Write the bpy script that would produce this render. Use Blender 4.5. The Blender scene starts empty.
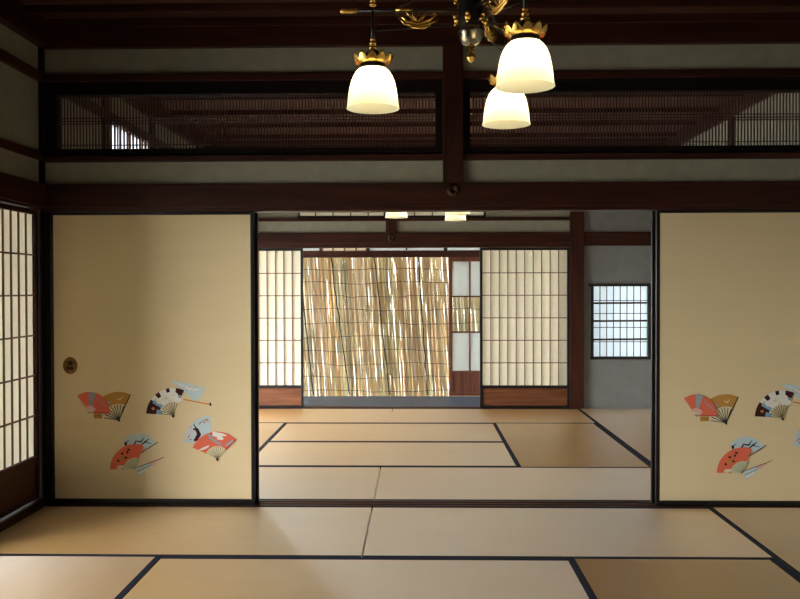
import bpy, bmesh, math, random
from mathutils import Vector, Matrix
random.seed(7)
PI = math.pi
S = bpy.context.scene
C = S.collection

# ---------------------------------------------------------------- materials
def mat(name):
    m = bpy.data.materials.new(name); m.use_nodes = True
    nt = m.node_tree; nt.nodes.clear()
    out = nt.nodes.new('ShaderNodeOutputMaterial')
    return m, nt, out

def L(nt, a, b): nt.links.new(a, b)

def noise(nt, scale, vscale=(1, 1, 1), detail=4, rough=.6):
    tc = nt.nodes.new('ShaderNodeTexCoord')
    mp = nt.nodes.new('ShaderNodeMapping'); mp.inputs['Scale'].default_value = vscale
    n = nt.nodes.new('ShaderNodeTexNoise')
    n.inputs['Scale'].default_value = scale; n.inputs['Detail'].default_value = detail
    n.inputs['Roughness'].default_value = rough
    L(nt, tc.outputs['Object'], mp.inputs['Vector']); L(nt, mp.outputs['Vector'], n.inputs['Vector'])
    return n

def ramp(nt, src, stops):
    r = nt.nodes.new('ShaderNodeValToRGB')
    el = r.color_ramp.elements
    while len(el) < len(stops): el.new(.5)
    for e, (p, c) in zip(el, stops): e.position = p; e.color = (*c, 1)
    L(nt, src, r.inputs['Fac']); return r

def plain(name, col, rough=.5, metal=0, spec=.5, var=0, nscale=30, bump=0, vscale=(1, 1, 1)):
    m, nt, out = mat(name)
    b = nt.nodes.new('ShaderNodeBsdfPrincipled')
    b.inputs['Base Color'].default_value = (*col, 1); b.inputs['Roughness'].default_value = rough
    b.inputs['Metallic'].default_value = metal; b.inputs['Specular IOR Level'].default_value = spec
    if var or bump:
        n = noise(nt, nscale, vscale)
        if var:
            r = ramp(nt, n.outputs['Fac'], [(.3, [c * (1 - var) for c in col]), (.7, [min(1, c * (1 + var)) for c in col])])
            L(nt, r.outputs['Color'], b.inputs['Base Color'])
        if bump:
            bp = nt.nodes.new('ShaderNodeBump'); bp.inputs['Strength'].default_value = bump; bp.inputs['Distance'].default_value = .004
            L(nt, n.outputs['Fac'], bp.inputs['Height']); L(nt, bp.outputs['Normal'], b.inputs['Normal'])
    L(nt, b.outputs[0], out.inputs[0]); return m

def wood(name, dark, light, axis, rough=.45, scale=9, spec=.25):
    vs = [1, 1, 1]; vs['xyz'.index(axis)] = .06
    m, nt, out = mat(name)
    b = nt.nodes.new('ShaderNodeBsdfPrincipled'); b.inputs['Roughness'].default_value = rough
    b.inputs['Specular IOR Level'].default_value = spec
    n = noise(nt, scale * 3, vs, 6, .65)
    r = ramp(nt, n.outputs['Fac'], [(.32, dark), (.7, light)])
    L(nt, r.outputs['Color'], b.inputs['Base Color'])
    bp = nt.nodes.new('ShaderNodeBump'); bp.inputs['Strength'].default_value = .12; bp.inputs['Distance'].default_value = .003
    L(nt, n.outputs['Fac'], bp.inputs['Height']); L(nt, bp.outputs['Normal'], b.inputs['Normal'])
    L(nt, b.outputs[0], out.inputs[0]); return m

def paper(name, col, trans, fibre=0.05):
    m, nt, out = mat(name)
    d = nt.nodes.new('ShaderNodeBsdfDiffuse'); t = nt.nodes.new('ShaderNodeBsdfTranslucent'); mx = nt.nodes.new('ShaderNodeMixShader')
    n = noise(nt, 60, (1, 1, 1), 5)
    r = ramp(nt, n.outputs['Fac'], [(.3, [c * (1 - fibre) for c in col]), (.7, col)])
    L(nt, r.outputs['Color'], d.inputs['Color']); L(nt, r.outputs['Color'], t.inputs['Color'])
    mx.inputs['Fac'].default_value = trans
    L(nt, d.outputs[0], mx.inputs[1]); L(nt, t.outputs[0], mx.inputs[2]); L(nt, mx.outputs[0], out.inputs[0]); return m

def tatami(name):
    m, nt, out = mat(name)
    b = nt.nodes.new('ShaderNodeBsdfPrincipled')
    tc = nt.nodes.new('ShaderNodeTexCoord')
    n = noise(nt, 5, (.5, 2.2, 1), 5)
    r = ramp(nt, n.outputs['Fac'], [(.25, TATAMI_D), (.75, TATAMI_L)])
    L(nt, r.outputs['Color'], b.inputs['Base Color'])
    b.inputs['Roughness'].default_value = TATAMI_R
    b.inputs['Specular IOR Level'].default_value = TATAMI_S
    b.inputs['Anisotropic'].default_value = .92; b.inputs['IOR'].default_value = 4.2; b.inputs['Specular Tint'].default_value = (.90, .95, 1, 1)
    tv = nt.nodes.new('ShaderNodeCombineXYZ'); tv.inputs[0].default_value = 1
    tt = nt.nodes.new('ShaderNodeVectorTransform'); tt.vector_type = 'VECTOR'; tt.convert_from = 'OBJECT'; tt.convert_to = 'WORLD'
    L(nt, tv.outputs[0], tt.inputs[0]); L(nt, tt.outputs[0], b.inputs['Tangent'])
    # woven ribs along the length of the mat: the normal rolls from side to side across each rib
    sp = nt.nodes.new('ShaderNodeSeparateXYZ'); L(nt, tc.outputs['Object'], sp.inputs[0])
    m1 = nt.nodes.new('ShaderNodeMath'); m1.operation = 'MULTIPLY'; m1.inputs[1].default_value = 2 * PI / .0145
    m2 = nt.nodes.new('ShaderNodeMath'); m2.operation = 'SINE'
    m3 = nt.nodes.new('ShaderNodeMath'); m3.operation = 'MULTIPLY'; m3.inputs[1].default_value = TATAMI_A
    L(nt, sp.outputs[1], m1.inputs[0]); L(nt, m1.outputs[0], m2.inputs[0]); L(nt, m2.outputs[0], m3.inputs[0])
    cr = ramp(nt, m2.outputs[0], [(0, (.80, .80, .80)), (.35, (1, 1, 1))])  # shadow lines between ribs put into the weave pattern's colour
    mc = nt.nodes.new('ShaderNodeMix'); mc.data_type = 'RGBA'; mc.blend_type = 'MULTIPLY'; mc.inputs[0].default_value = 1
    L(nt, r.outputs['Color'], mc.inputs[6]); L(nt, cr.outputs['Color'], mc.inputs[7]); L(nt, mc.outputs[2], b.inputs['Base Color'])
    v = nt.nodes.new('ShaderNodeCombineXYZ'); v.inputs[2].default_value = 1; L(nt, m3.outputs[0], v.inputs[1])
    vt = nt.nodes.new('ShaderNodeVectorTransform'); vt.vector_type = 'NORMAL'; vt.convert_from = 'OBJECT'; vt.convert_to = 'WORLD'
    L(nt, v.outputs[0], vt.inputs[0]); L(nt, vt.outputs[0], b.inputs['Normal'])
    L(nt, b.outputs[0], out.inputs[0]); return m

def reed_mat_():
    m, nt, out = mat('reed')
    g = nt.nodes.new('ShaderNodeNewGeometry')
    r = ramp(nt, g.outputs['Random Per Island'], [(0, (.76, .47, .20)), (.18, (.88, .72, .47)), (.36, (.66, .71, .52)), (.5, (.86, .78, .60)), (.66, (.93, .91, .86)), (.82, (.90, .84, .70)), (.92, (.96, .95, .92)), (1, (.86, .58, .28))])
    n = noise(nt, 9, (1, 1, .25), 3)
    mc = nt.nodes.new('ShaderNodeMix'); mc.data_type = 'RGBA'; mc.blend_type = 'MULTIPLY'; mc.inputs[0].default_value = .5
    r2 = ramp(nt, n.outputs['Fac'], [(.3, (.7, .66, .58)), (.65, (1, 1, 1))])
    L(nt, r.outputs['Color'], mc.inputs[6]); L(nt, r2.outputs['Color'], mc.inputs[7])
    d = nt.nodes.new('ShaderNodeBsdfDiffuse'); t = nt.nodes.new('ShaderNodeBsdfTranslucent'); mx = nt.nodes.new('ShaderNodeMixShader')
    L(nt, mc.outputs[2], d.inputs['Color']); L(nt, mc.outputs[2], t.inputs['Color'])
    mx.inputs['Fac'].default_value = .82
    L(nt, d.outputs[0], mx.inputs[1]); L(nt, t.outputs[0], mx.inputs[2]); L(nt, mx.outputs[0], out.inputs[0]); return m

def emitter(name, col, s):
    m, nt, out = mat(name)
    e = nt.nodes.new('ShaderNodeEmission'); e.inputs[0].default_value = (*col, 1); e.inputs[1].default_value = s
    L(nt, e.outputs[0], out.inputs[0]); return m

def glass_(name):
    m, nt, out = mat(name)
    t = nt.nodes.new('ShaderNodeBsdfTransparent'); g = nt.nodes.new('ShaderNodeBsdfGlossy'); mx = nt.nodes.new('ShaderNodeMixShader')
    t.inputs[0].default_value = (.93, .96, .95, 1); g.inputs['Roughness'].default_value = .03
    mx.inputs[0].default_value = .06
    L(nt, t.outputs[0], mx.inputs[1]); L(nt, g.outputs[0], mx.inputs[2]); L(nt, mx.outputs[0], out.inputs[0]); return m

TATAMI_D, TATAMI_L, TATAMI_R, TATAMI_S = (.82, .44, .125), (.93, .55, .20), .42, .85
TATAMI_A = .05
WD, WL = (.018, .0045, .0025), (.062, .016, .008)
M = {a: wood('dark_wood_' + a, WD, WL, a) for a in 'xyz'}
M['honey_x'] = wood('shoji_board', (.075, .024, .010), (.20, .070, .026), 'x')
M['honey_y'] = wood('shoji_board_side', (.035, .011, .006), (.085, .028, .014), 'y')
M['kumiko'] = plain('kumiko_cedar', (.16, .07, .03), .6, var=.2)
M['door'] = wood('glass_door_wood', (.05, .017, .01), (.15, .05, .028), 'z')
M['post'] = plain('black_frame_and_post_shade', (.009, .0055, .0045), .75, spec=.1, var=.3)  # black transom frames; on the corner posts this black is painted shade
M['ranma'] = plain('transom_slats', (.05, .018, .012), .5, var=.2)
M['ceil'] = wood('ceiling_boards', (.045, .017, .010), (.13, .05, .03), 'x', rough=.55)
M['black'] = plain('black_lacquer', (.006, .0055, .006), .28, spec=.5)
M['plaster'] = plain('earth_plaster', (.30, .285, .22), .95, spec=.1, var=.08, nscale=14, bump=.15)
M['plaster_grey'] = plain('grey_plaster', (.21, .208, .198), .95, spec=.1, var=.08, nscale=10, bump=.15)
M['fusuma'] = plain('fusuma_paper', (.73, .57, .33), .8, spec=.2, var=.02, nscale=3, vscale=(.3, 1, 3))
M['paper'] = paper('shoji_paper', (.95, .91, .78), .62)
M['paper_white'] = paper('window_paper', (.86, .93, .97), .62)
M['frost'] = paper('frosted_glass', (.88, .96, 1.0), .85, .01)
M['glass'] = glass_('clear_glass')
M['tatami'] = tatami('tatami_rush')
M['border'] = plain('navy_cloth', (.010, .013, .026), .8, spec=.2)
M['straw'] = plain('straw_floor', (.42, .30, .14), .8, var=.1)
M['engawa'] = wood('sky_tinted_boards', (.030, .044, .064), (.062, .082, .108), 'x', rough=.5)  # blue of the sky's reflection put into the grey board colour
M['ground'] = plain('garden_gravel', (.55, .53, .48), .95, var=.15, nscale=20)
M['gold'] = plain('gilt_brass', (1.0, .58, .15), .24, metal=.8, var=.15, nscale=60)
M['brass'] = plain('aged_brass', (.22, .11, .025), .38, metal=1, var=.4, nscale=60)
M['brass_dk'] = plain('brown_bronze', (.05, .025, .012), .4, metal=.8)
M['pewter'] = plain('pewter', (.32, .30, .26), .25, metal=1)
M['iron'] = plain('black_iron', (.010, .010, .011), .35, metal=.3)
M['shade'] = paper('opal_glass', (.98, .96, .78), .72, .0)
M['bulb'] = emitter('lamp_glow', (1, .82, .46), 60)
M['reed'] = reed_mat_()
M['twine'] = plain('dark_twine', (.02, .025, .022), .9)
M['cord'] = plain('grey_cord', (.07, .06, .045), .9)
PAINT = dict(coral=(.74, .15, .08), ochre=(.50, .25, .05), cream=(.72, .62, .40), white=(.78, .74, .66), sky=(.52, .62, .62),
             maroon=(.055, .012, .014), ink=(.02, .02, .02), grey=(.34, .35, .36), olive=(.20, .17, .07), pink=(.72, .42, .36),
             orange=(.62, .22, .03), blue=(.22, .38, .50), sage=(.55, .55, .36), red=(.45, .05, .04))
for k, c in PAINT.items(): M['p_' + k] = plain('paint_' + k, c, .8, spec=.15)

# ---------------------------------------------------------------- mesh builder
class MB:
    def __init__(s): s.v = []; s.f = []; s.sm = []; s.mi = []; s.cur = 0
    def add(s, vs, fs, smooth=False):
        o = len(s.v); s.v += [tuple(v) for v in vs]
        for f in fs: s.f.append([i + o for i in f]); s.sm.append(smooth); s.mi.append(s.cur)
        return s
    def box(s, x0, x1, y0, y1, z0, z1):
        vs = [(x, y, z) for z in (z0, z1) for y in (y0, y1) for x in (x0, x1)]
        return s.add(vs, [(0, 2, 3, 1), (4, 5, 7, 6), (0, 1, 5, 4), (2, 6, 7, 3), (0, 4, 6, 2), (1, 3, 7, 5)])
    def tube(s, pts, r, n=8, cap=True):
        pts = [Vector(p) for p in pts]; rs = r if isinstance(r, (list, tuple)) else [r] * len(pts)
        vs = []; fs = []; up = None
        for i, p in enumerate(pts):
            d = (pts[min(i + 1, len(pts) - 1)] - pts[max(i - 1, 0)]).normalized()
            if up is None: up = Vector((0, 0, 1)) if abs(d.z) < .9 else Vector((1, 0, 0))
            a = d.cross(up).normalized(); up = a.cross(d).normalized()
            for k in range(n):
                t = 2 * PI * k / n; vs.append(p + (a * math.cos(t) + up * math.sin(t)) * rs[i])
        for i in range(len(pts) - 1):
            for k in range(n):
                fs.append((i * n + k, i * n + (k + 1) % n, (i + 1) * n + (k + 1) % n, (i + 1) * n + k))
        if cap: fs += [tuple(range(n))[::-1], tuple(range((len(pts) - 1) * n, len(pts) * n))]
        return s.add(vs, fs, True)
    def lathe(s, prof, n=32, c=(0, 0), sx=1, sy=1, lobes=0, amp=0):
        vs = []; fs = []
        for i, (r, z) in enumerate(prof):
            for k in range(n):
                t = 2 * PI * k / n; q = r
                vs.append((c[0] + q * math.cos(t) * sx, c[1] + q * math.sin(t) * sy, z))
        for i in range(len(prof) - 1):
            for k in range(n):
                fs.append((i * n + k, i * n + (k + 1) % n, (i + 1) * n + (k + 1) % n, (i + 1) * n + k))
        return s.add(vs, fs, True)
    def ball(s, c, r, n=10, sz=1):
        prof = [(r * math.sin(PI * i / 8) + 1e-5, c[2] - r * sz * math.cos(PI * i / 8)) for i in range(9)]
        return s.lathe(prof, n, (c[0], c[1]))
    def poly(s, pts, y, th=.0002):
        """flat painted patch in the XZ plane facing -Y, lying on the panel"""
        n = len(pts)
        vs = [(p[0], y, p[1]) for p in pts]
        return s.add(vs, [tuple(range(n))])
    def build(s, name, m, parent=None, bevel=0, loc=(0, 0, 0), rotz=0):
        me = bpy.data.meshes.new(name); me.from_pydata(s.v, [], s.f)
        for q in (m if isinstance(m, (list, tuple)) else [m]): me.materials.append(q)
        me.polygons.foreach_set('use_smooth', s.sm); me.polygons.foreach_set('material_index', s.mi); me.update()
        o = bpy.data.objects.new(name, me); C.objects.link(o)
        if parent: o.parent = parent
        o.location = loc; o.rotation_euler = (0, 0, rotz)
        if bevel:
            b = o.modifiers.new('bevel', 'BEVEL'); b.width = bevel; b.segments = 2; b.limit_method = 'ANGLE'
        return o

def bx(*a): return MB().box(*a)
def tag(o, label, cat, group=None):
    o['label'] = label; o['category'] = cat
    if group: o['group'] = group
    return o
def thing(name, label, cat, loc=(0, 0, 0), rotz=0, group=None):
    o = bpy.data.objects.new(name, None); C.objects.link(o); o.empty_display_size = .1
    o.location = loc; o.rotation_euler = (0, 0, rotz)
    return tag(o, label, cat, group)
def struct(name, mb, m, parent=None, bevel=0, label=None):
    o = mb.build(name, m, parent, bevel)
    if not parent: o['kind'] = 'structure'
    if label: o['label'] = label
    return o
_t = [0]
def trim(mb, m, label=None, bevel=.004):
    _t[0] += 1
    return struct('trim_%d' % _t[0], mb, m, None, bevel, label)

# ---------------------------------------------------------------- room constants
XL, XR = -2.20, 2.57                 # side walls
YB = -2.6                            # wall behind the camera
YF, YK = 4.905, 8.87                 # centre planes of the partition and of the veranda side
CEIL = 2.80
X1, X2, X3 = -1.245, .665, 1.62      # mat joints
XM = -.29

# floor, ceiling, ground
struct('floor', bx(XL - .12, XR + .1, YB, 4.84, -.12, -.055), M['straw'])
struct('floor_back', bx(XL - .12, XR + .1, 4.97, 8.80, -.12, -.055), M['straw'])
fl = MB()
for k in range(8):
    y0 = 8.935 + k * .128; fl.box(-4.2, 4.2, y0, y0 + .1255, -.06, -.02)
struct('floor_veranda', fl, M['engawa'], None, .002, 'grey veranda boards with sky reflection in their colour')
fl = MB()
for k in range(8):
    x0 = -3.30 + k * .13; fl.box(x0, x0 + .1275, YB, 8.9, -.06, -.02)
struct('floor_side', fl, M['engawa'], None, .002)
struct('ground', bx(-40, 40, -40, 60, -.62, -.55), M['ground'])

def ceiling(name, y0, y1, yb, w):
    mb = MB(); ys = [yb + w * k for k in range(-30, 30) if y0 + .08 < yb + w * k < y1 - .08]
    ed = [y0] + ys + [y1]
    for a, b in zip(ed, ed[1:]): mb.box(XL - .12, XR + .1, a + .0015, b - .0015, CEIL, CEIL + .03)
    mb.box(XL - .12, XR + .1, y0, y1, CEIL + .03, CEIL + .06)
    c = struct(name, mb, M['ceil'])
    for y in ys: bx(XL, XR, y - .018, y + .018, CEIL - .042, CEIL).build('ceiling_batten', M['x'], c, .004)
ceiling('ceiling', YB, 4.87, 4.60, .50)
ceiling('ceiling_back', 4.94, 8.83, 6.75, .585)

# ---------------------------------------------------------------- partition wall (front room / back room)
Y0, Y1 = 4.875, 4.935                # plaster faces
struct('wall_partition', MB().box(XL, XR, Y0, Y1, 1.78, 2.03).box(XL, XR, Y0, Y1, 2.46, CEIL + .05), M['plaster'])
nb = trim(bx(-2.188, XR, 4.845, 4.965, 1.722, 1.856), M['x'], 'reddish dark beam above the sliding panels')
trim(bx(-2.188, XR, 4.852, 4.96, 1.697, 1.722), M['x'], 'grooved dark lintel', .002)
nc = MB(); nc.lathe([(.0001, 0), (.012, .003), (.016, .012), (.026, .012), (.036, .006), (.040, 0)], 24)
nco = nc.build('nail_cover', M['brass_dk'], nb); nco.rotation_euler = (-PI / 2, 0, 0); nco.rotation_euler = (PI / 2, 0, 0); nco.location = (.178, 4.845, 1.812)
petals = MB()
for k in range(6):
    a = k * PI / 3; petals.ball((.022 * math.cos(a), .022 * math.sin(a), .012), .010, 8, .5)
petals.build('flower_relief', M['brass_dk'], nco)
trim(bx(-2.188, XR, 4.853, 4.957, 1.985, 2.022), M['x'])                   # rail below the transom
trim(bx(-2.188, XR, 4.853, 4.957, 2.450, 2.492), M['x'])                   # rail above the transom
trim(bx(-2.188, XR, 4.835, 4.975, 2.638, CEIL), M['x'])                   # crown beams
trim(bx(XL, XR, 4.82, 4.875, 2.752, CEIL), M['x'])
trim(bx(.118, .234, 4.838, 4.972, 1.856, 2.638), M['z'], 'short post between the two slatted transoms')
trim(bx(-2.275, -2.188, 4.838, 4.975, -.05, CEIL + .04), M['post'], 'corner post with painted black shade left of the painted panel')
trim(bx(-2.188, -2.164, 4.846, 4.97, -.05, 1.697), M['post'])
trim(bx(-2.188, -2.160, 4.86, 4.95, 2.022, 2.45), M['post'])
trim(bx(2.53, 2.64, 4.838, 4.975, -.05, CEIL + .04), M['z'])
# threshold with two grooves
sh = MB().box(-2.165, 2.53, 4.84, 4.97, -.06, -.012)
for a, b in ((4.84, 4.866), (4.888, 4.916), (4.938, 4.97)): sh.box(-2.165, 2.53, a, b, -.012, .002)
trim(sh, M['x'], 'dark grooved threshold between the two rooms', .0015)

# transom lattices
def ranma(x0, x1, label):
    t = thing('transom_lattice', label, 'transom', ((x0 + x1) / 2, YF, 2.022), 0, 'slatted transoms above the partition')
    w = (x1 - x0) / 2; h = .428
    f = MB().box(-w, w, -.03, .03, 0, .042).box(-w, w, -.03, .03, h - .072, h)
    f.box(-w, -w + .042, -.03, .03, .042, h - .072).box(w - .042, w, -.03, .03, .042, h - .072)
    f.build('frame', M['post'], t, .003)
    s = MB(); a0, a1 = -w + .042, w - .042; n = int(round((a1 - a0) / .0183))
    for k in range(1, n):
        x = a0 + (a1 - a0) * k / n; s.box(x - .0034, x + .0034, -.007, .003, .042, h - .072)
    s.build('slats', M['ranma'], t)
    r = MB()
    for z in (.345, .205, .222, .190, .066):
        r.box(a0, a1, -.012, -.007, z - .003, z + .003)
    r.build('crossbars', M['ranma'], t)
ranma(-2.163, .118, 'long black framed slatted transom left of the short centre post')
ranma(.234, 2.53, 'long black framed slatted transom right of the short centre post')

# ---------------------------------------------------------------- painted sliding panels
PW, PH = 1.19, 1.693
def sector(cx, cy, r0, r1, a0, a1, n=14):
    a0, a1 = math.radians(a0), math.radians(a1)
    o = [(cx + r1 * math.cos(a0 + (a1 - a0) * k / n), cy + r1 * math.sin(a0 + (a1 - a0) * k / n)) for k in range(n + 1)]
    i = [(cx + r0 * math.cos(a1 + (a0 - a1) * k / n), cy + r0 * math.sin(a1 + (a0 - a1) * k / n)) for k in range(n + 1)]
    return o + i
def blob(cx, cy, rx, ry, rot=0, n=14, wob=.12, seed=0):
    rnd = random.Random(seed); c, s = math.cos(rot), math.sin(rot); o = []
    ph = rnd.random() * 6
    for k in range(n):
        t = 2 * PI * k / n; q = 1 + wob * math.sin(3 * t + ph) + wob * .6 * math.sin(5 * t + ph * 2)
        x, y = rx * q * math.cos(t), ry * q * math.sin(t); o.append((cx + x * c - y * s, cy + x * s + y * c))
    return o
def stroke(pts, w):
    o = []; i = []
    for k, p in enumerate(pts):
        a = pts[max(k - 1, 0)]; b = pts[min(k + 1, len(pts) - 1)]
        d = Vector((b[0] - a[0], b[1] - a[1])).normalized(); ww = w[k] if isinstance(w, (list, tuple)) else w
        o.append((p[0] - d.y * ww, p[1] + d.x * ww)); i.append((p[0] + d.y * ww, p[1] - d.x * ww))
    return o + i[::-1]

class Paint:
    """painted motif in panel units of 1/171 m (u right from the left edge, v up), stacked in hair-thin coats"""
    SC = .00583
    def __init__(s, dz=0): s.mb = MB(); s.mats = []; s.y = -.00015; s.dz = dz
    def add(s, col, pts):
        k = 'p_' + col
        if k not in s.mats: s.mats.append(k)
        s.mb.cur = s.mats.index(k)
        if sum(a[0] * b[1] - b[0] * a[1] for a, b in zip(pts, pts[1:] + pts[:1])) < 0: pts = pts[::-1]
        s.mb.poly([(-PW / 2 + (u - 50) * s.SC, .034 + (497 - v) * s.SC + s.dz) for u, v in [(p[0], 497 - (p[1])) for p in pts]], s.y)
        s.y -= .00012
    def ribs(s, cx, cy, r0, r1, a0, a1, n, col='ink', w=.22):
        for k in range(n):
            a = math.radians(a0 + (a1 - a0) * k / (n - 1)); c, d = math.cos(a), math.sin(a)
            s.add(col, stroke([(cx + r0 * c, cy + r0 * d), (cx + r1 * c, cy + r1 * d)], [w * .6, w]))
    def done(s, name, parent, y): 
        o = s.mb.build(name, [M[k] for k in s.mats], parent, 0, (0, y, 0)); return o

def motifs(parent, y, dz):
    f = lambda x, yy: (x, 497 - yy)
    # ochre fan with black ribs, then the coral fan that covers it
    p = Paint(dz); cx, cy = f(118.4, 419)
    p.add('cream', sector(cx, cy, 3, 17, 66, 172)); p.add('ochre', sector(cx, cy, 16, 28, 66, 150)); p.add('cream', blob(cx - 12, cy + 9.5, 4.2, 3.6, .3, seed=1))
    p.ribs(cx, cy, 1, 15, 70, 172, 9, 'ink', .42)
    p.add('ink', stroke([(cx, cy), (cx + 28 * math.cos(1.14), cy + 28 * math.sin(1.14))], .5)); p.add('ink', blob(cx, cy - .5, 1.2, 1.3))
    p.add('cream', stroke([(cx - 3, cy + 22), (cx + 1, cy + 20), (cx + 4, cy + 23.4)], [.1, .7, .1])); p.add('grey', blob(cx - 10, cy + 17, 2.4, 1.3, .5))
    x, yy = f(97.3, 415.2); p.add('ochre', [(x - 4.2, yy - 2.4), (x + 4.2, yy - 2.4), (x + 4.2, yy + 2.4), (x - 4.2, yy + 2.4)]); p.add('olive', stroke([(x - 3, yy - 1), (x, yy + 1), (x + 3, yy - 1)], .35))
    p.done('painted_ochre_fan', parent, y)['label'] = 'ochre folding fan with black ribs'
    p = Paint(dz); p.y = -.004; cx, cy = f(89, 411.6)
    p.add('coral', sector(cx, cy, 4.5, 20.6, -1, 126)); p.add('grey', sector(cx, cy, 5, 20.4, 70, 92)); p.add('pink', sector(cx, cy, 3, 7, 20, 120))
    for k in range(4): p.add('grey', blob(cx + 9 + k * 2.6, cy + 13 - k * 2.4, 1.5, .8, -.7, seed=k))
    p.add('red', stroke([(cx + 2, cy - .2), (cx + 21, cy - .5)], .4)); p.add('grey', blob(cx, cy, 1.3, 1.3))
    p.done('painted_coral_fan', parent, y)['label'] = 'coral folding fan with a grey band'
    # pale parasol with a stick, floral dark fan in front
    p = Paint(dz); a, b, c = f(170.5, 379.5), f(204.5, 387), f(195, 401)
    p.add('sky', [a, f(188, 382.5), b, f(201, 396), c, f(184, 391.5)]); p.add('white', [f(172, 380.3), f(190, 387.5), f(202, 388.5), f(191, 390)])
    for k in range(5): p.add('pink', blob(*f(184 + k * 2.6, 386.5 + (k % 2) * 2.6), 1.0, .8, seed=k))
    p.add('orange', stroke([f(183.5, 398.5), f(210, 403.6)], .55)); p.add('ink', stroke([f(209.6, 401.8), f(210.6, 405)], .8))
    p.done('painted_parasol', parent, y)['label'] = 'pale blue closed parasol with orange stick'
    p = Paint(dz); p.y = -.004; cx, cy = f(173, 414)
    p.add('white', sector(cx, cy, 2, 27, 66, 177)); p.add('cream', sector(cx, cy, 2, 13, 66, 177)); p.add('maroon', sector(cx, cy, 14, 27, 145, 177)); p.add('blue', sector(cx, cy, 13.5, 24, 138, 150)); p.add('blue', sector(cx, cy, 11, 17, 160, 177))
    p.add('maroon', sector(cx, cy, 20, 27, 66, 84)); p.add('ink', sector(cx, cy, 23, 27, 98, 106)); p.add('maroon', sector(cx, cy, 22, 27, 122, 132)); p.add('blue', sector(cx, cy, 14, 21, 66, 74))
    for k, (dx, dy, rr) in enumerate([(-7, 18, 4.6), (1, 20, 3.6), (-14, 14, 3.4), (6, 15, 2.8)]): p.add('white', blob(cx + dx, cy + dy, rr, rr * .85, seed=k))
    for k, (dx, dy, rr) in enumerate([(-7, 17, 2.2), (-3, 14.5, 1.5), (1, 20, 1.2)]): p.add('cream', blob(cx + dx, cy + dy, rr, rr * .8, seed=k + 5))
    p.add('ochre', blob(cx - 20, cy + 6.4, 1.6, 1.4)); p.ribs(cx, cy, 1, 13, 70, 174, 9, 'olive', .4); p.add('ink', blob(cx, cy - 1, 1.3, 1.5))
    p.done('painted_floral_fan', parent, y)['label'] = 'dark maroon fan with white and blue flowers'
    # pale fan with brush branches, coral fan in front, closed umbrella below
    p = Paint(dz); cx, cy = f(138.4, 453)
    p.add('sky', sector(cx, cy, 6, 20.5, 32, 142)); p.add('pink', sector(cx, cy, 2, 8, 30, 80)); p.ribs(cx, cy, 3, 9, 32, 80, 5, 'red', .25)
    p.add('ink', blob(cx - 13.5, cy + 10, 1.3, 2, .2, seed=3)); p.add('ink', stroke([(cx - 13, cy + 11), (cx - 10, cy + 14)], [.6, .2]))
    p.add('ink', stroke([(cx - 5, cy + 9), (cx - 3, cy + 13), (cx + 2, cy + 12), (cx + 5, cy + 16.5)], [.9, .6, .8, .3])); p.add('ink', stroke([(cx + 1, cy + 8), (cx + 6, cy + 12), (cx + 10, cy + 15)], [.3, .8, .3])); p.add('ink', stroke([(cx + 6, cy + 12), (cx + 13, cy + 10)], [.5, .2]))
    p.add('ink', stroke([(cx + 2, cy + 1), (cx + 19, cy + 12)], .4))
    p.done('painted_branch_fan', parent, y)['label'] = 'pale blue fan with black brush branches'
    p = Paint(dz); p.y = -.004; cx, cy = f(134.8, 468.6)
    p.add('coral', sector(cx, cy, 10, 25.6, 72, 179)); p.add('sage', sector(cx, cy, 2, 12, 66, 178)); p.ribs(cx, cy, 1, 11, 72, 160, 8, 'olive', .18)
    p.add('cream', blob(cx - 15, cy + 2.5, 4, 1.8, .2, seed=4)); p.add('orange', blob(cx - 13, cy + 11.5, 3, 2.4, .4, seed=6)); p.add('ochre', blob(cx - 13, cy + 11.5, 1.6, 1.3, seed=2))
    for dx, dy in ((-17, 9), (-13, 16), (-8, 17.5), (-6.5, 20), (-9.5, 12)): p.add('ink', blob(cx + dx, cy + dy, 1.5, 1.0, dx, seed=int(dy)))
    p.done('painted_poppy_fan', parent, y)['label'] = 'coral fan with an orange flower and dark leaves'
    p = Paint(dz)
    p.add('sky', [f(136.5, 474), f(134.5, 467.5), f(141, 464.5), f(154, 460), f(150, 465.5), f(140, 474)]); p.add('pink', [f(147, 462.5), f(163.3, 456), f(152, 465)]); p.add('maroon', stroke([f(136, 466.5), f(150, 461.5), f(163.6, 456)], [.25, .4, .25])); p.add('grey', stroke([f(136, 471), f(150, 464)], .5)); p.add('white', stroke([f(138, 472.5), f(146, 468)], .8))
    p.done('painted_umbrella', parent, y)['label'] = 'pale closed umbrella with a pink tip'
    # pale fan with dark trunk, coral cloud fan in front
    p = Paint(dz); cx, cy = f(210.5, 441.5)
    p.add('sky', sector(cx, cy, 6, 26.8, 91, 181)); p.add('maroon', stroke([(cx - 15, cy + 3), (cx - 12, cy + 8), (cx - 14, cy + 13), (cx - 18, cy + 13.5)], [1.8, 2.2, 1.8, .6])); p.add('maroon', stroke([(cx - 14, cy + 13), (cx - 17.5, cy + 18.5)], [.9, .3]))
    p.add('maroon', stroke([(cx - 14, cy + 3.5), (cx - 17, cy + 1.8)], 1.3))
    p.add('ink', stroke([(cx - 12, cy + 18), (cx - 8, cy + 22), (cx - 4, cy + 22)], .35))
    for k, (dx, dy) in enumerate([(-8, 21), (-5.5, 22.5), (-3, 21), (-21, 8), (-23, 4.5), (-19, 11), (-20, 15)]): p.add('pink', blob(cx + dx, cy + dy, 1.3, 1.1, seed=k))
    for k, (dx, dy) in enumerate([(-6.5, 20), (-4, 23), (-22, 6), (-20.5, 3)]): p.add('maroon', blob(cx + dx, cy + dy, .7, .6, seed=k))
    p.done('painted_plum_fan', parent, y)['label'] = 'pale blue fan with a dark plum trunk'
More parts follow.
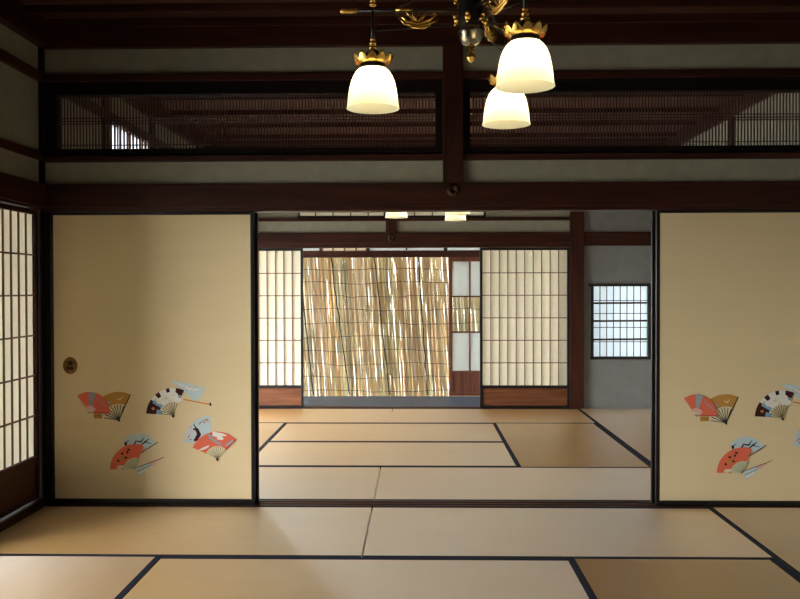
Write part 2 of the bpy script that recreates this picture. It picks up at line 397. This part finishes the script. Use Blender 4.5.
    p = Paint(dz); p.y = -.004; cx, cy = f(217, 457.4)
    p.add('coral', sector(cx, cy, 11, 27, 46, 156)); p.add('cream', sector(cx, cy, 2, 12.5, 46, 156)); p.ribs(cx, cy, 1, 12, 50, 152, 10, 'olive', .3)
    p.add('white', blob(cx + 1, cy + 24, 7, 2.3, -.06, 20, .2, 3)); p.add('white', blob(cx + 3, cy + 20.5, 3.4, 2, 0, seed=5)); p.add('white', blob(cx - 13, cy + 10.5, 5.6, 1.1, .4, 16, .1, 2))
    p.add('grey', stroke([(cx - 9, cy + 24), (cx - 6, cy + 20), (cx + 2, cy + 15), (cx + 5, cy + 13)], [1.1, 1.4, 1.2, .5])); p.add('grey', stroke([(cx + 8, cy + 13), (cx + 16, cy + 18)], [.8, 1.6]))
    p.add('red', stroke([(cx + 8, cy + 9), (cx + 19, cy + 19.6)], .55)); p.add('ink', blob(cx, cy - .6, 1.3, 1.6))
    p.done('painted_cloud_fan', parent, y)['label'] = 'coral fan with white clouds'

def fusuma(xl, yc, label, pull_side=-1, art=None):
    t = thing('fusuma_panel', label, 'sliding panel', (xl + PW / 2, yc, .002), 0, 'sliding panels between the two rooms')
    w = PW / 2
    f = MB().box(-w, -w + .021, -.011, .011, 0, PH).box(w - .021, w, -.011, .011, 0, PH)
    f.box(-w + .021, w - .021, -.011, .011, 0, .030).box(-w + .021, w - .021, -.011, .011, PH - .016, PH)
    f.build('frame', M['black'], t, .0025)
    bx(-w + .021, w - .021, -.0085, .0085, .030, PH - .016).build('paper_face', M['fusuma'], t)
    q = MB(); q.lathe([(.0001, .0015), (.022, .0015), (.030, .004), (.034, .0075), (.040, .0075), (.042, 0)], 28, (0, 0), 1, 1.18)
    po = q.build('door_pull', M['brass'], t); po.rotation_euler = (PI / 2, 0, 0)
    po.location = (pull_side * (w - .115), -.0085, .805)
    d = MB().ball((0, .012, .003), .016, 12, .35).ball((.010, -.016, .003), .012, 10, .3).ball((-.012, -.014, .003), .011, 10, .3)
    d.build('pull_relief', M['brass_dk'], po)
    if art is not None: motifs(t, -.0087, art)
    return t
FX, BX = 4.877, 4.927
fusuma(-2.163, FX, 'cream paper sliding panel painted with folding fans, beside the left corner post', -1, 0.0)
fusuma(1.337, FX, 'cream paper sliding panel painted with folding fans, at the right edge of the opening', 1, -.012)
fusuma(-2.150, BX, 'black edge of the sliding panel stacked behind the fan painted one on the left', -1)
fusuma(1.325, BX, 'black edge of the sliding panel stacked behind the fan painted one on the right', 1)

# ---------------------------------------------------------------- tatami
def mat_tile(xc, yc, lx, ly, label):
    vert = ly > lx
    ln, wd = (ly, lx) if vert else (lx, ly)
    t = thing('tatami_mat', label, 'tatami mat', (xc, yc, -.055), PI / 2 if vert else 0, 'tatami mats of the front room' if yc < 4.9 else 'tatami mats of the back room')
    a, b = ln / 2 - .0035, wd / 2 - .001
    bx(-a, a, -b + .03, b - .03, 0, .055).build('rush_surface', M['tatami'], t, .0005)
    for s in (-1, 1):
        bx(-a, a, min(s * b, s * (b - .03)), max(s * b, s * (b - .03)), 0, .0558).build('cloth_edge', M['border'], t, .0015)
def tile(x0, x1, y0, y1, label): mat_tile((x0 + x1) / 2, (y0 + y1) / 2, x1 - x0, y1 - y0, label)
a, b = 3.912, 4.84
tile(XL, XM, a, b, 'tan tatami mat lying along the foot of the left fan painted panel')
tile(XM, X3, a, b, 'long tatami mat just in front of the dark threshold, right of the joint')
tile(X3, XR, b - 1.91, b, 'brown tatami mat running along the foot of the right fan painted panel')
tile(XL, -1.225, a - 1.91, a, 'whitish ribbed tatami mat in the near left corner, lit by the side window')
tile(-1.225, X2, a - .955, a, 'wide plain tatami mat nearest the viewer in the middle, under the chandelier')
tile(X2, X3, a - 1.91, a, 'ribbed brown tatami mat nearest the viewer, right of the middle')
r0, r1, r2, r3, r4 = 4.97, 5.925, 6.88, 7.835, 8.79
tile(XL, XM, r0, r1, 'pale tatami mat just behind the threshold, left of the joint')
tile(XM, X3, r0, r1, 'pale tatami mat just behind the threshold, right of the joint')
tile(XL, X1, r1, r3, 'yellowish tatami mat at the left side of the back room, beside two stacked pale mats')
tile(X1, X2, r1, r2, 'nearer of the two parallel pale mats in the middle of the back room')
tile(X1, X2, r2, r3, 'farther of the two parallel pale mats in the middle of the back room')
tile(X2, X3, r1, r3, 'orange brown tatami mat right of the two parallel pale mats in the back room')
tile(XL, XM, r3, r4, 'tatami mat along the veranda sill, left of the joint, before the left paper door')
tile(XM, X3, r3, r4, 'tatami mat along the veranda sill, right of the joint, before the right paper door')
tile(X3, XR, r0, r2, 'brown tatami mat at the right side of the back room, close to the threshold')
tile(X3, XR, r2, r4, 'brown tatami mat below the small lattice window in the grey wall')

# ---------------------------------------------------------------- left wall
XW0, XW1 = -2.27, -2.21
wl = MB()
for a, b in ((YB, 4.84), (4.97, 8.8)):
    if a < 0: wl.box(XW0, XW1, a, b, 1.78, CEIL + .05)
    else:
        wl.box(XW0, XW1, a, b, 1.78, 2.03).box(XW0, XW1, a, b, 2.47, CEIL + .05)
        wl.box(XW0, XW1, a, 5.9, 2.03, 2.47).box(XW0, XW1, 6.85, b, 2.03, 2.47)
wl.box(XW0, XW1, 8.55, 8.8, -.05, 1.78).box(XW0, XW1, 4.97, 5.5, -.05, 1.78).box(XW0, XW1, YB, 1.2, -.05, 1.78)
struct('wall_left', wl, M['plaster'])
for a, b in ((YB, 4.838), (4.975, 8.8)):
    trim(bx(-2.28, -2.168, a, b, 1.722, 1.856), M['y'])
    trim(bx(-2.275, -2.178, a, b, 1.706, 1.722), M['y'])
    trim(bx(-2.275, -2.182, a, b, 1.993, 2.038), M['y'])
    trim(bx(-2.275, -2.182, a, b, 2.432 if a > 0 else 2.445, 2.500), M['y'])
    trim(bx(-2.275, -2.160, a, b, 2.645, CEIL), M['y'])
    trim(bx(-2.275, -2.175, a, b, -.055, .05 if a < 0 else .01), M['y'])
for y in (5.86, 6.90): trim(bx(-2.275, -2.185, y - .055, y + .055, -.05, 2.64), M['z'])
# high paper window in the left wall of the back room
w = struct('window_1', MB().box(-2.245, -2.205, 5.9, 6.85, 2.035, 2.055).box(-2.245, -2.205, 5.9, 6.85, 2.430, 2.440), M['kumiko'])
bx(-2.2225, -2.2215, 5.9, 6.85, 2.055, 2.430).build('paper_pane', M['paper_white'], w)
lt = MB()
for k in range(1, 10): lt.box(-2.220, -2.210, 5.9 + k * .095 - .005, 5.9 + k * .095 + .005, 2.055, 2.430)
lt.box(-2.220, -2.212, 5.9, 6.85, 2.20, 2.208)
lt.build('lattice', M['kumiko'], w)

# paper doors
def shoji(name, label, wd, ht, kick, cols, rows, loc, rotz=0, board='honey_x', rail=.03, bars=.009, proj=.009):
    t = thing(name, label, 'paper sliding door', loc, rotz, 'paper lattice doors')
    h = wd / 2; st = .026
    f = MB().box(-h, -h + st, -.015, .015, 0, ht).box(h - st, h, -.015, .015, 0, ht)
    f.box(-h + st, h - st, -.015, .015, 0, .024).box(-h + st, h - st, -.015, .015, ht - .028, ht).box(-h + st, h - st, -.015, .015, kick, kick + rail)
    f.build('frame', M['black'] if board == 'honey_x' else M['z'], t, .002)
    bx(-h + st, h - st, -.004, .008, .024, kick).build('kickboard', M[board], t)
    z0, z1 = kick + rail, ht - .028; x0, x1 = -h + st, h - st
    bx(x0, x1, .0065, .0075, z0, z1).build('paper_sheet', M['paper'], t)
    g = MB()
    for k in range(1, cols): x = x0 + (x1 - x0) * k / cols; g.box(x - bars / 2, x + bars / 2, -proj, .006, z0, z1)
    for k in range(1, rows): z = z0 + (z1 - z0) * k / rows; g.box(x0, x1, -.0045, .006, z - .0045, z + .0045)
    g.build('lattice', M['kumiko'], t)
    return t
shoji('shoji_door', 'paper lattice door in the side wall at the left edge of the photo',   .84, 1.648, .20, 9, 6, (-2.215, 4.378, .055), PI / 2, 'honey_y', .045, .0085, .003)

# ---------------------------------------------------------------- right wall, wall behind the viewer
struct('wall_right', bx(XR, XR + .08, YB, 8.9, -.05, CEIL + .05), M['plaster'])
struct('wall_rear', bx(XL - .1, XR + .1, YB - .08, YB, -.05, CEIL + .05), M['plaster'])
for a, b in ((YB, 4.838), (4.975, 8.8)):
    trim(bx(2.54, 2.60, a, b, 1.722, 1.856), M['y'])
    trim(bx(2.545, 2.60, a, b, 2.655, CEIL), M['y'])
for y in (7.03,): trim(bx(2.535, 2.6, y - .05, y + .05, -.05, 2.64), M['z'])

# ---------------------------------------------------------------- veranda side wall of the back room
K0, K1 = 8.845, 8.905
wb = MB().box(XL, 1.56, K0, K1, 1.78, 1.99).box(XL, 1.56, K0, K1, 2.34, CEIL + .05)
wb.box(XL, -1.29, K0, K1, 1.99, 2.34).box(.69, 1.56, K0, K1, 1.99, 2.34)
struct('wall_back', wb, M['plaster'])
wg = MB().box(1.69, XR, K0, K1, -.05, .534).box(1.69, XR, K0, K1, 1.271, CEIL + .05).box(1.69, 1.79, K0, K1, .534, 1.271).box(2.37, XR, K0, K1, .534, 1.271)
struct('wall_alcove', wg, M['plaster_grey'])
nb = trim(bx(-2.17, 1.70, 8.815, 8.935, 1.722, 1.832), M['x'])
trim(bx(-2.17, 1.56, 8.822, 8.93, 1.677, 1.722), M['x'])
trim(bx(1.70, XR, 8.815, 8.86, 1.690, 1.832), M['x'])
nco2 = nco.copy(); C.objects.link(nco2); nco2.parent = nb; nco2.location = (-.302, 8.815, 1.778)
pc = nco.children[0].copy(); C.objects.link(pc); pc.parent = nco2
trim(bx(-2.17, 1.56, 8.822, 8.93, 1.955, 1.990), M['x'])
trim(bx(-2.17, XR, 8.81, 8.94, 2.638, CEIL), M['x'])
trim(bx(-.362, -.246, 8.81, 8.94, 1.832, 2.638), M['z'])
trim(bx(1.552, 1.697, 8.805, 8.945, -.05, CEIL + .04), M['z'], 'dark post between paper door and grey wall')
trim(bx(-2.275, -2.163, 8.805, 8.945, -.05, CEIL + .04), M['z'])
sh = MB().box(-2.165, 1.552, 8.80, 8.935, -.06, -.012)
for a, b in ((8.80, 8.824), (8.852, 8.872), (8.90, 8.935)): sh.box(-2.165, 1.552, a, b, -.012, .002)
trim(sh, M['x'], 'sill of the paper doors', .0015)
for n, (x0, x1) in ((2, (-1.285, -.362)), (3, (-.246, .682))):
    f = MB().box(x0, x0 + .022, 8.85, 8.88, 1.99, 2.34).box(x1 - .022, x1, 8.85, 8.88, 1.99, 2.34).box(x0, x1, 8.85, 8.88, 1.99, 2.012).box(x0, x1, 8.85, 8.88, 2.32, 2.34)
    o = struct('window_%d' % n, f, M['black'])
    bx(x0 + .02, x1 - .02, 8.874, 8.875, 2.01, 2.33).build('paper_pane', M['paper'], o)
    g = MB()
    for k in range(1, 5): x = x0 + (x1 - x0) * k / 5; g.box(x - .006, x + .006, 8.862, 8.873, 2.012, 2.32)
    g.box(x0, x1, 8.864, 8.873, 2.16, 2.17)
    g.build('lattice', M['kumiko'], o)
shoji('shoji_door', 'paper lattice door left of the reed screen, beside the left fan painted panel', .935, 1.672, .205, 10, 6, (-1.697, 8.838, .002))
shoji('shoji_door', 'wide paper lattice door right of the reed screen, beside the dark post', .932, 1.672, .205, 10, 6, (1.085, 8.838, .002))

# small lattice window in the grey wall
f = MB().box(1.77, 1.80, 8.825, 8.865, .510, 1.292).box(2.36, 2.39, 8.825, 8.865, .510, 1.292).box(1.745, 2.395, 8.822, 8.868, 1.268, 1.296).box(1.765, 2.395, 8.822, 8.868, .510, .538)
o = struct('window_4', f, M['black'], None, .002, 'small lattice window in the grey wall')
bx(1.79, 2.37, 8.884, 8.885, .53, 1.275).build('paper_pane', M['paper_white'], o)
g = MB()
for k in range(1, 8): x = 1.80 + .56 * k / 8; g.box(x - .0035, x + .0035, 8.850, 8.862, .538, 1.268)
for z in (1.12, .985, .84, .69): g.box(1.80, 2.36, 8.852, 8.864, z - .0035, z + .0035)
g.build('lattice', M['x'], o)
g = MB()
for z in (1.092, .905, .712): g.tube([(1.80, 8.873, z), (2.36, 8.873, z + .004)], .010, 8)
g.build('reed_bars', M['cord'], o)

# ---------------------------------------------------------------- veranda outer side
trim(bx(-4.2, 4.2, 9.94, 10.05, 1.618, 1.690), M['x'], 'outer lintel over the reed screen')
trim(bx(-4.2, 4.2, 9.94, 10.05, 2.10, 2.20), M['x'])
for x in (-2.2, 1.62): trim(bx(x - .055, x + .055, 9.94, 10.05, -.5, 2.2), M['z'])
for n, (x0, x1) in enumerate([(-2.14, -1.17), (-1.17, -.62), (-.62, .30), (.30, 1.56)]):
    g = MB().box(x0, x0 + .022, 9.98, 10.01, 1.690, 2.10).box(x1 - .022, x1, 9.98, 10.01, 1.690, 2.10).box(x0, x1, 9.98, 10.01, 1.690, 1.698).box(x0, x1, 9.98, 10.01, 2.08, 2.10)
    k = 4 if n == 1 else 2
    for i in range(1, k): x = x0 + (x1 - x0) * i / k; g.box(x - .008, x + .008, 9.985, 10.005, 1.7, 2.09)
    o = struct('window_%d' % (5 + n), g, M['kumiko'] if n == 1 else M['z'])
    bx(x0 + .02, x1 - .02, 9.996, 9.998, 1.70, 2.09).build('frosted_pane', M['paper'] if n == 1 else M['frost'], o)
struct('ceiling_veranda', bx(-4.2, 4.2, 8.905, 10.35, 2.36, 2.41), M['ceil'])
struct('unseen_roof_side', bx(-3.9, -2.27, YB, 9.0, 1.93, 1.98), M['ceil'])  # unseen corridor roof, set low and deep to limit the side daylight
struct('added_light_block_walls', MB().box(-3.42, -3.34, 3.35, 5.3, -.5, 1.93).box(-3.9, -2.27, 1.1, 1.2, -.5, 1.93), M['plaster'])  # unseen walls added to block side daylight and shade the left panel

# glass door
t = thing('glass_door', 'brown framed glass door with frosted panes, half hidden behind the right paper door', 'glass door', (.79, 9.985, -.018))
h = .452; f = MB().box(-h, -h + .040, -.016, .016, 0, 1.64).box(h - .04, h, -.016, .016, 0, 1.64)
f.box(-h + .04, h - .04, -.016, .016, 0, .035).box(-h + .04, h - .04, -.016, .016, 1.585, 1.64).box(-h + .04, h - .04, -.016, .016, .260, .295)
f.build('frame', M['door'], t, .002)
bx(-h + .04, h - .04, -.006, .006, .035, .260).build('kickboard', M['door'], t)
g = MB()
for k in range(1, 4): x = -h + .04 + (2 * h - .08) * k / 4; g.box(x - .009, x + .009, -.010, .010, .295, 1.585)
for z in (.752, 1.172): g.box(-h + .04, h - .04, -.010, .010, z - .009, z + .009)
g.build('glazing_bars', M['door'], t)
bx(-h + .04, h - .04, -.002, .002, .752, 1.172).build('clear_pane', M['glass'], t)['label'] = 'clear glass band'
bx(-h + .04, h - .04, -.002, .002, .295, .752).build('frosted_pane', M['frost'], t)
bx(-h + .04, h - .04, -.002, .002, 1.172, 1.585).build('frosted_pane', M['frost'], t)

# reed screen hanging outside the veranda
t = thing('reed_screen', 'tall screen of thin tan reeds hanging outside the veranda opening', 'reed screen', (0, 10.32, -.55))
rd = MB(); rnd = random.Random(3)
def reeds(n, y, tilt, zlo, zhi, rr=(.0030, .0036, .0044, .0056)):
    for k in range(n):
        x = -3.0 + 5.4 * (k + .2 + .6 * rnd.random()) / n
        z0, z1 = zlo + rnd.random() * .25, zhi - rnd.random() * .1
        if rnd.random() < .25: z0 += rnd.random() * .9
        tl = tilt + rnd.gauss(0, .007); b = rnd.gauss(0, .012); yy = y + rnd.gauss(0, .006)
        r = rnd.choice(rr)
        pts = [(x + tl * (z1 - z) + b * math.sin(PI * (z - z0) / (z1 - z0)), yy + rnd.gauss(0, .003), z) for z in (z1, z1 * .66 + z0 * .34, z1 * .33 + z0 * .67, z0)]
        rd.tube(pts, [r * .7, r, r, r * 1.15], 4, False)
reeds(1350, 0, .075, .05, 2.75, (.0018, .0022, .0027, .0034)); reeds(900, .020, .055, .05, 2.75); reeds(860, .04, .065, .05, 2.75)
rd.build('reed_mat', M['reed'], t)
for k in range(10):
    z = .55 + k * .165; pts = [(x * .12 - 3.0, -.012 + rnd.gauss(0, .001), z + .012 * math.sin(x * .5 + k) + rnd.gauss(0, .005)) for x in range(46)]
    MB().tube(pts, .0034, 4).build('binding_cord', M['cord'], t)
for x, sl in ((-1.50, .11), (-1.10, .13), (-.57, .11), (-.03, .065)):
    pts = [(x + sl * (2.3 - z) + rnd.gauss(0, .004), -.034, z) for z in [2.3 - .12 * i for i in range(16)]]
    MB().tube(pts, .0085, 6).build('dark_pole', M['twine'], t)

# ---------------------------------------------------------------- chandeliers
def scroll(mb, c, ux, s=1):
    """openwork leaf scroll in the vertical plane through c along unit vector ux"""
    def P(a, b): return (c[0] + ux[0] * a * s, c[1] + ux[1] * a * s, c[2] + b * s)
    for curve, r in ((([-.055, .012], [-.035, -.002], [-.005, -.012], [.03, -.004], [.06, .022]), .0055),
                     (([-.045, -.012], [-.02, -.024], [.012, -.022], [.04, -.004]), .005),
                     (([-.03, .018], [-.015, .004], [.0, -.008]), .0042), (([.0, .022], [.004, .006], [.0, -.008]), .003),
                     (([.038, .034], [.026, .016], [.006, -.006]), .0045), (([-.058, -.004], [-.03, -.014], [.0, -.019], [.035, -.012], [.055, .006]), .0048), (([.015, .030], [.012, .012], [.002, -.008]), .0042), (([-.018, .020], [-.010, .002], [.004, -.014]), .0042), (([-.055, .012], [-.048, .02], [-.04, .012]), .003)):
        mb.tube([P(*q) for q in curve], [r * .5] + [r] * (len(curve) - 2) + [r * .45], 6)

def chandelier(cx, cy, zb, label, base_angles=(180, -64, 63)):
    """zb: height of the shade rims"""
    t = thing('chandelier', label, 'chandelier', (cx, cy, zb), 0, 'chandeliers')
    top = CEIL - zb
    can = MB(); can.lathe([(.0001, top - .055), (.02, top - .055), (.05, top - .03), (.07, top - .006), (.07, top)], 28); can.build('canopy', M['iron'], t)
    MB().tube([(0, 0, .40), (0, 0, top - .05)], .012, 10).build('rod', M['iron'], t)
    hub = MB(); hub.lathe([(.0001, .47), (.030, .47), (.044, .45), (.044, .275), (.038, .262), (.0001, .262)], 24)
    ho = hub.build('hub', M['iron'], t)
    for k in range(6):
        a = k * PI / 3 + .25
        for z in (.372, .298):
            b = MB(); c, s = math.cos(a), math.sin(a)
            b.ball((.050 * c, .050 * s, z), .011, 8, 1.1); b.ball((.058 * c, .058 * s, z + .012), .0065, 8); b.ball((.056 * c, .056 * s, z - .014), .006, 8)
            b.build('gilt_boss', M['gold'], ho)
    cup = MB(); cup.lathe([(.044, .275), (.048, .265), (.044, .255), (.040, .235), (.028, .220), (.012, .212), (.0001, .212)], 24); cup.build('cup', M['pewter'], t)
    fin = MB(); fin.lathe([(.008, .217), (.015, .211), (.008, .203), (.012, .196), (.008, .189), (.016, .180), (.018, .173), (.011, .164), (.004, .157), (.0001, .155)], 16); fin.build('finial', M['gold'], t)
    R = .338
    for deg in base_angles:
        a = math.radians(deg); ux = (math.cos(a), math.sin(a)); px = (-ux[1], ux[0])
        P = lambda r, z, q=0: (ux[0] * r + px[0] * q, ux[1] * r + px[1] * q, z)
        arm = MB().tube([P(.03, .338), P(R + .055, .338)], .0062, 8)
        arm.tube([P(R, .338), P(R, .232)], .0065, 8)
        arm.tube([P(.03, .285), P(R - .012, .268)], .0022, 6)
        arm.tube([P(.07, .40), P(.12, .405), P(.18, .392), P(.215, .365), P(.245, .350)], [.005, .006, .006, .005, .003], 8)
        ao = arm.build('arm', M['iron'], t)
        ec = MB().tube([P(R + .052, .338), P(R + .06, .338), P(R + .110, .338), P(R + .114, .338)], [.005, .0085, .0085, .003], 10); ec.build('end_cap', M['gold'], ao)
        g = MB(); scroll(g, P(.185, .306), ux, 1.2); g.tube([P(.20, .340), P(.26, .340)], .0072, 8); g.build('leaf_scroll', M['gold'], ao)
        kn = MB(); kn.ball(P(R, .372), .011, 10, .8); kn.ball(P(R, .358), .014, 10, .5); kn.ball(P(R, .386), .006, 8); kn.build('knob', M['gold'], ao)
        # lamp: socket, gilt gallery, shade, bulb
        c0 = (ux[0] * R, ux[1] * R)
        so = MB(); so.lathe([(.0001, .205), (.012, .205), (.024, .193), (.027, .182), (.020, .176), (.030, .168), (.042, .158), (.046, .150), (.046, .135)], 28, c0)
        soc = so.build('lamp_socket', M['iron'], t)
        bd = MB(); bd.ball((c0[0], c0[1], .225), .013, 12, .8); bd.ball((c0[0], c0[1], .209), .015, 12, .6); bd.ball((c0[0], c0[1], .238), .010, 12, .6); bd.build('gilt_bead', M['gold'], soc)
        n = 96; vs = []; rows = ((.042, .152, 0, 0), (.052, .158, .002, .003), (.060, .164, .006, .014), (.065, .164, .008, .022), (.0625, .159, .008, .019), (.058, .154, .004, .006))
        for (r, z, dr, dz) in rows:
            for k in range(n):
                th = 2 * PI * k / n; q = abs(math.cos(th * 6)); vs.append((c0[0] + (r + dr * q) * math.cos(th), c0[1] + (r + dr * q) * math.sin(th), z + dz * q))
        fs = [(i * n + k, i * n + (k + 1) % n, (i + 1) * n + (k + 1) % n, (i + 1) * n + k) for i in range(len(rows) - 1) for k in range(n)]
        MB().add(vs, fs, True).build('gilt_gallery', M['gold'], soc)
        sd = MB(); pr = [(.038, .141), (.047, .137), (.057, .128), (.067, .113), (.075, .094), (.081, .070), (.0855, .042), (.0885, .012), (.0915, .000)]
        sd.lathe(pr, 40, c0)
        sd.build('lamp_shade', M['shade'], t)
        bu = MB().ball((c0[0], c0[1], .085), .020, 10, 1.25); bu.tube([(c0[0], c0[1], .105), (c0[0], c0[1], .150)], .010, 8)
        bu.build('bulb', M['bulb'], soc)
    return t
chandelier(.158, 2.93, 1.873, 'black and gilt chandelier with three lit bell shades hanging in the front room')
chandelier(.138, 6.86, 1.825, 'lit chandelier in the back room, mostly hidden above the dark beam')

# ---------------------------------------------------------------- light: daylight from the sky outside
SKY_BASE, SKY_GLOW = 12.5, 30
Wd = bpy.data.worlds.new('sky'); S.world = Wd; Wd.use_nodes = True
bg = Wd.node_tree.nodes['Background']; bg.inputs[0].default_value = (.94, .975, 1.0, 1)
nt = Wd.node_tree; tc = nt.nodes.new('ShaderNodeTexCoord'); dp = nt.nodes.new('ShaderNodeVectorMath'); dp.operation = 'DOT_PRODUCT'
dp.inputs[1].default_value = Vector((-.80, -.56, .2)).normalized()
mr = nt.nodes.new('ShaderNodeMapRange'); mr.interpolation_type = 'SMOOTHSTEP'
mr.inputs['From Min'].default_value = .55; mr.inputs['From Max'].default_value = 1; mr.inputs['To Min'].default_value = SKY_BASE; mr.inputs['To Max'].default_value = SKY_GLOW
L(nt, tc.outputs['Generated'], dp.inputs[0]); L(nt, dp.outputs['Value'], mr.inputs['Value']); L(nt, mr.outputs['Result'], bg.inputs[1])
def portal(loc, rot, sx, sy):
    l = bpy.data.lights.new('daylight_portal', 'AREA'); l.shape = 'RECTANGLE'; l.size = sx; l.size_y = sy; l.cycles.is_portal = True
    o = bpy.data.objects.new('daylight_portal', l); C.objects.link(o); o.location = loc; o.rotation_euler = rot
portal((-2.3, 2.6, .85), (0, -PI / 2, 0), 1.75, 2.8)
portal((-2.3, 7.0, .85), (0, -PI / 2, 0), 1.75, 3.1)
portal((-.2, 10.1, .8), (-PI / 2, 0, 0), 5, 1.7)

# ---------------------------------------------------------------- camera
cam = bpy.data.cameras.new('camera'); co = bpy.data.objects.new('camera', cam); C.objects.link(co); S.camera = co
cam.sensor_fit = 'HORIZONTAL'; cam.sensor_width = 36; cam.lens = 845.56 * 36 / 800; cam.clip_start = .05; cam.clip_end = 200
yaw, pit, roll = .02141, -.01321, -.002035
fw = Vector((-math.sin(yaw) * math.cos(pit), math.cos(yaw) * math.cos(pit), math.sin(pit)))
rt = Vector((math.cos(yaw), math.sin(yaw), 0)); up = rt.cross(fw)
r_ = rt * math.cos(roll) + up * math.sin(roll); u_ = up * math.cos(roll) - rt * math.sin(roll)
mw = Matrix((r_, u_, -fw)).transposed().to_4x4(); mw.translation = (-.02515, 0, 1.2518)
co.matrix_world = mw

S.view_settings.view_transform = 'Standard'; S.view_settings.look = 'None'; S.view_settings.gamma = 1
S.view_settings.use_curve_mapping = False; S.view_settings.exposure = 0.0
S.cycles.use_denoising = True
S.cycles.max_bounces = 12; S.cycles.diffuse_bounces = 6; S.cycles.glossy_bounces = 4; S.cycles.transmission_bounces = 8; S.cycles.transparent_max_bounces = 8
S.cycles.sample_clamp_indirect = 8
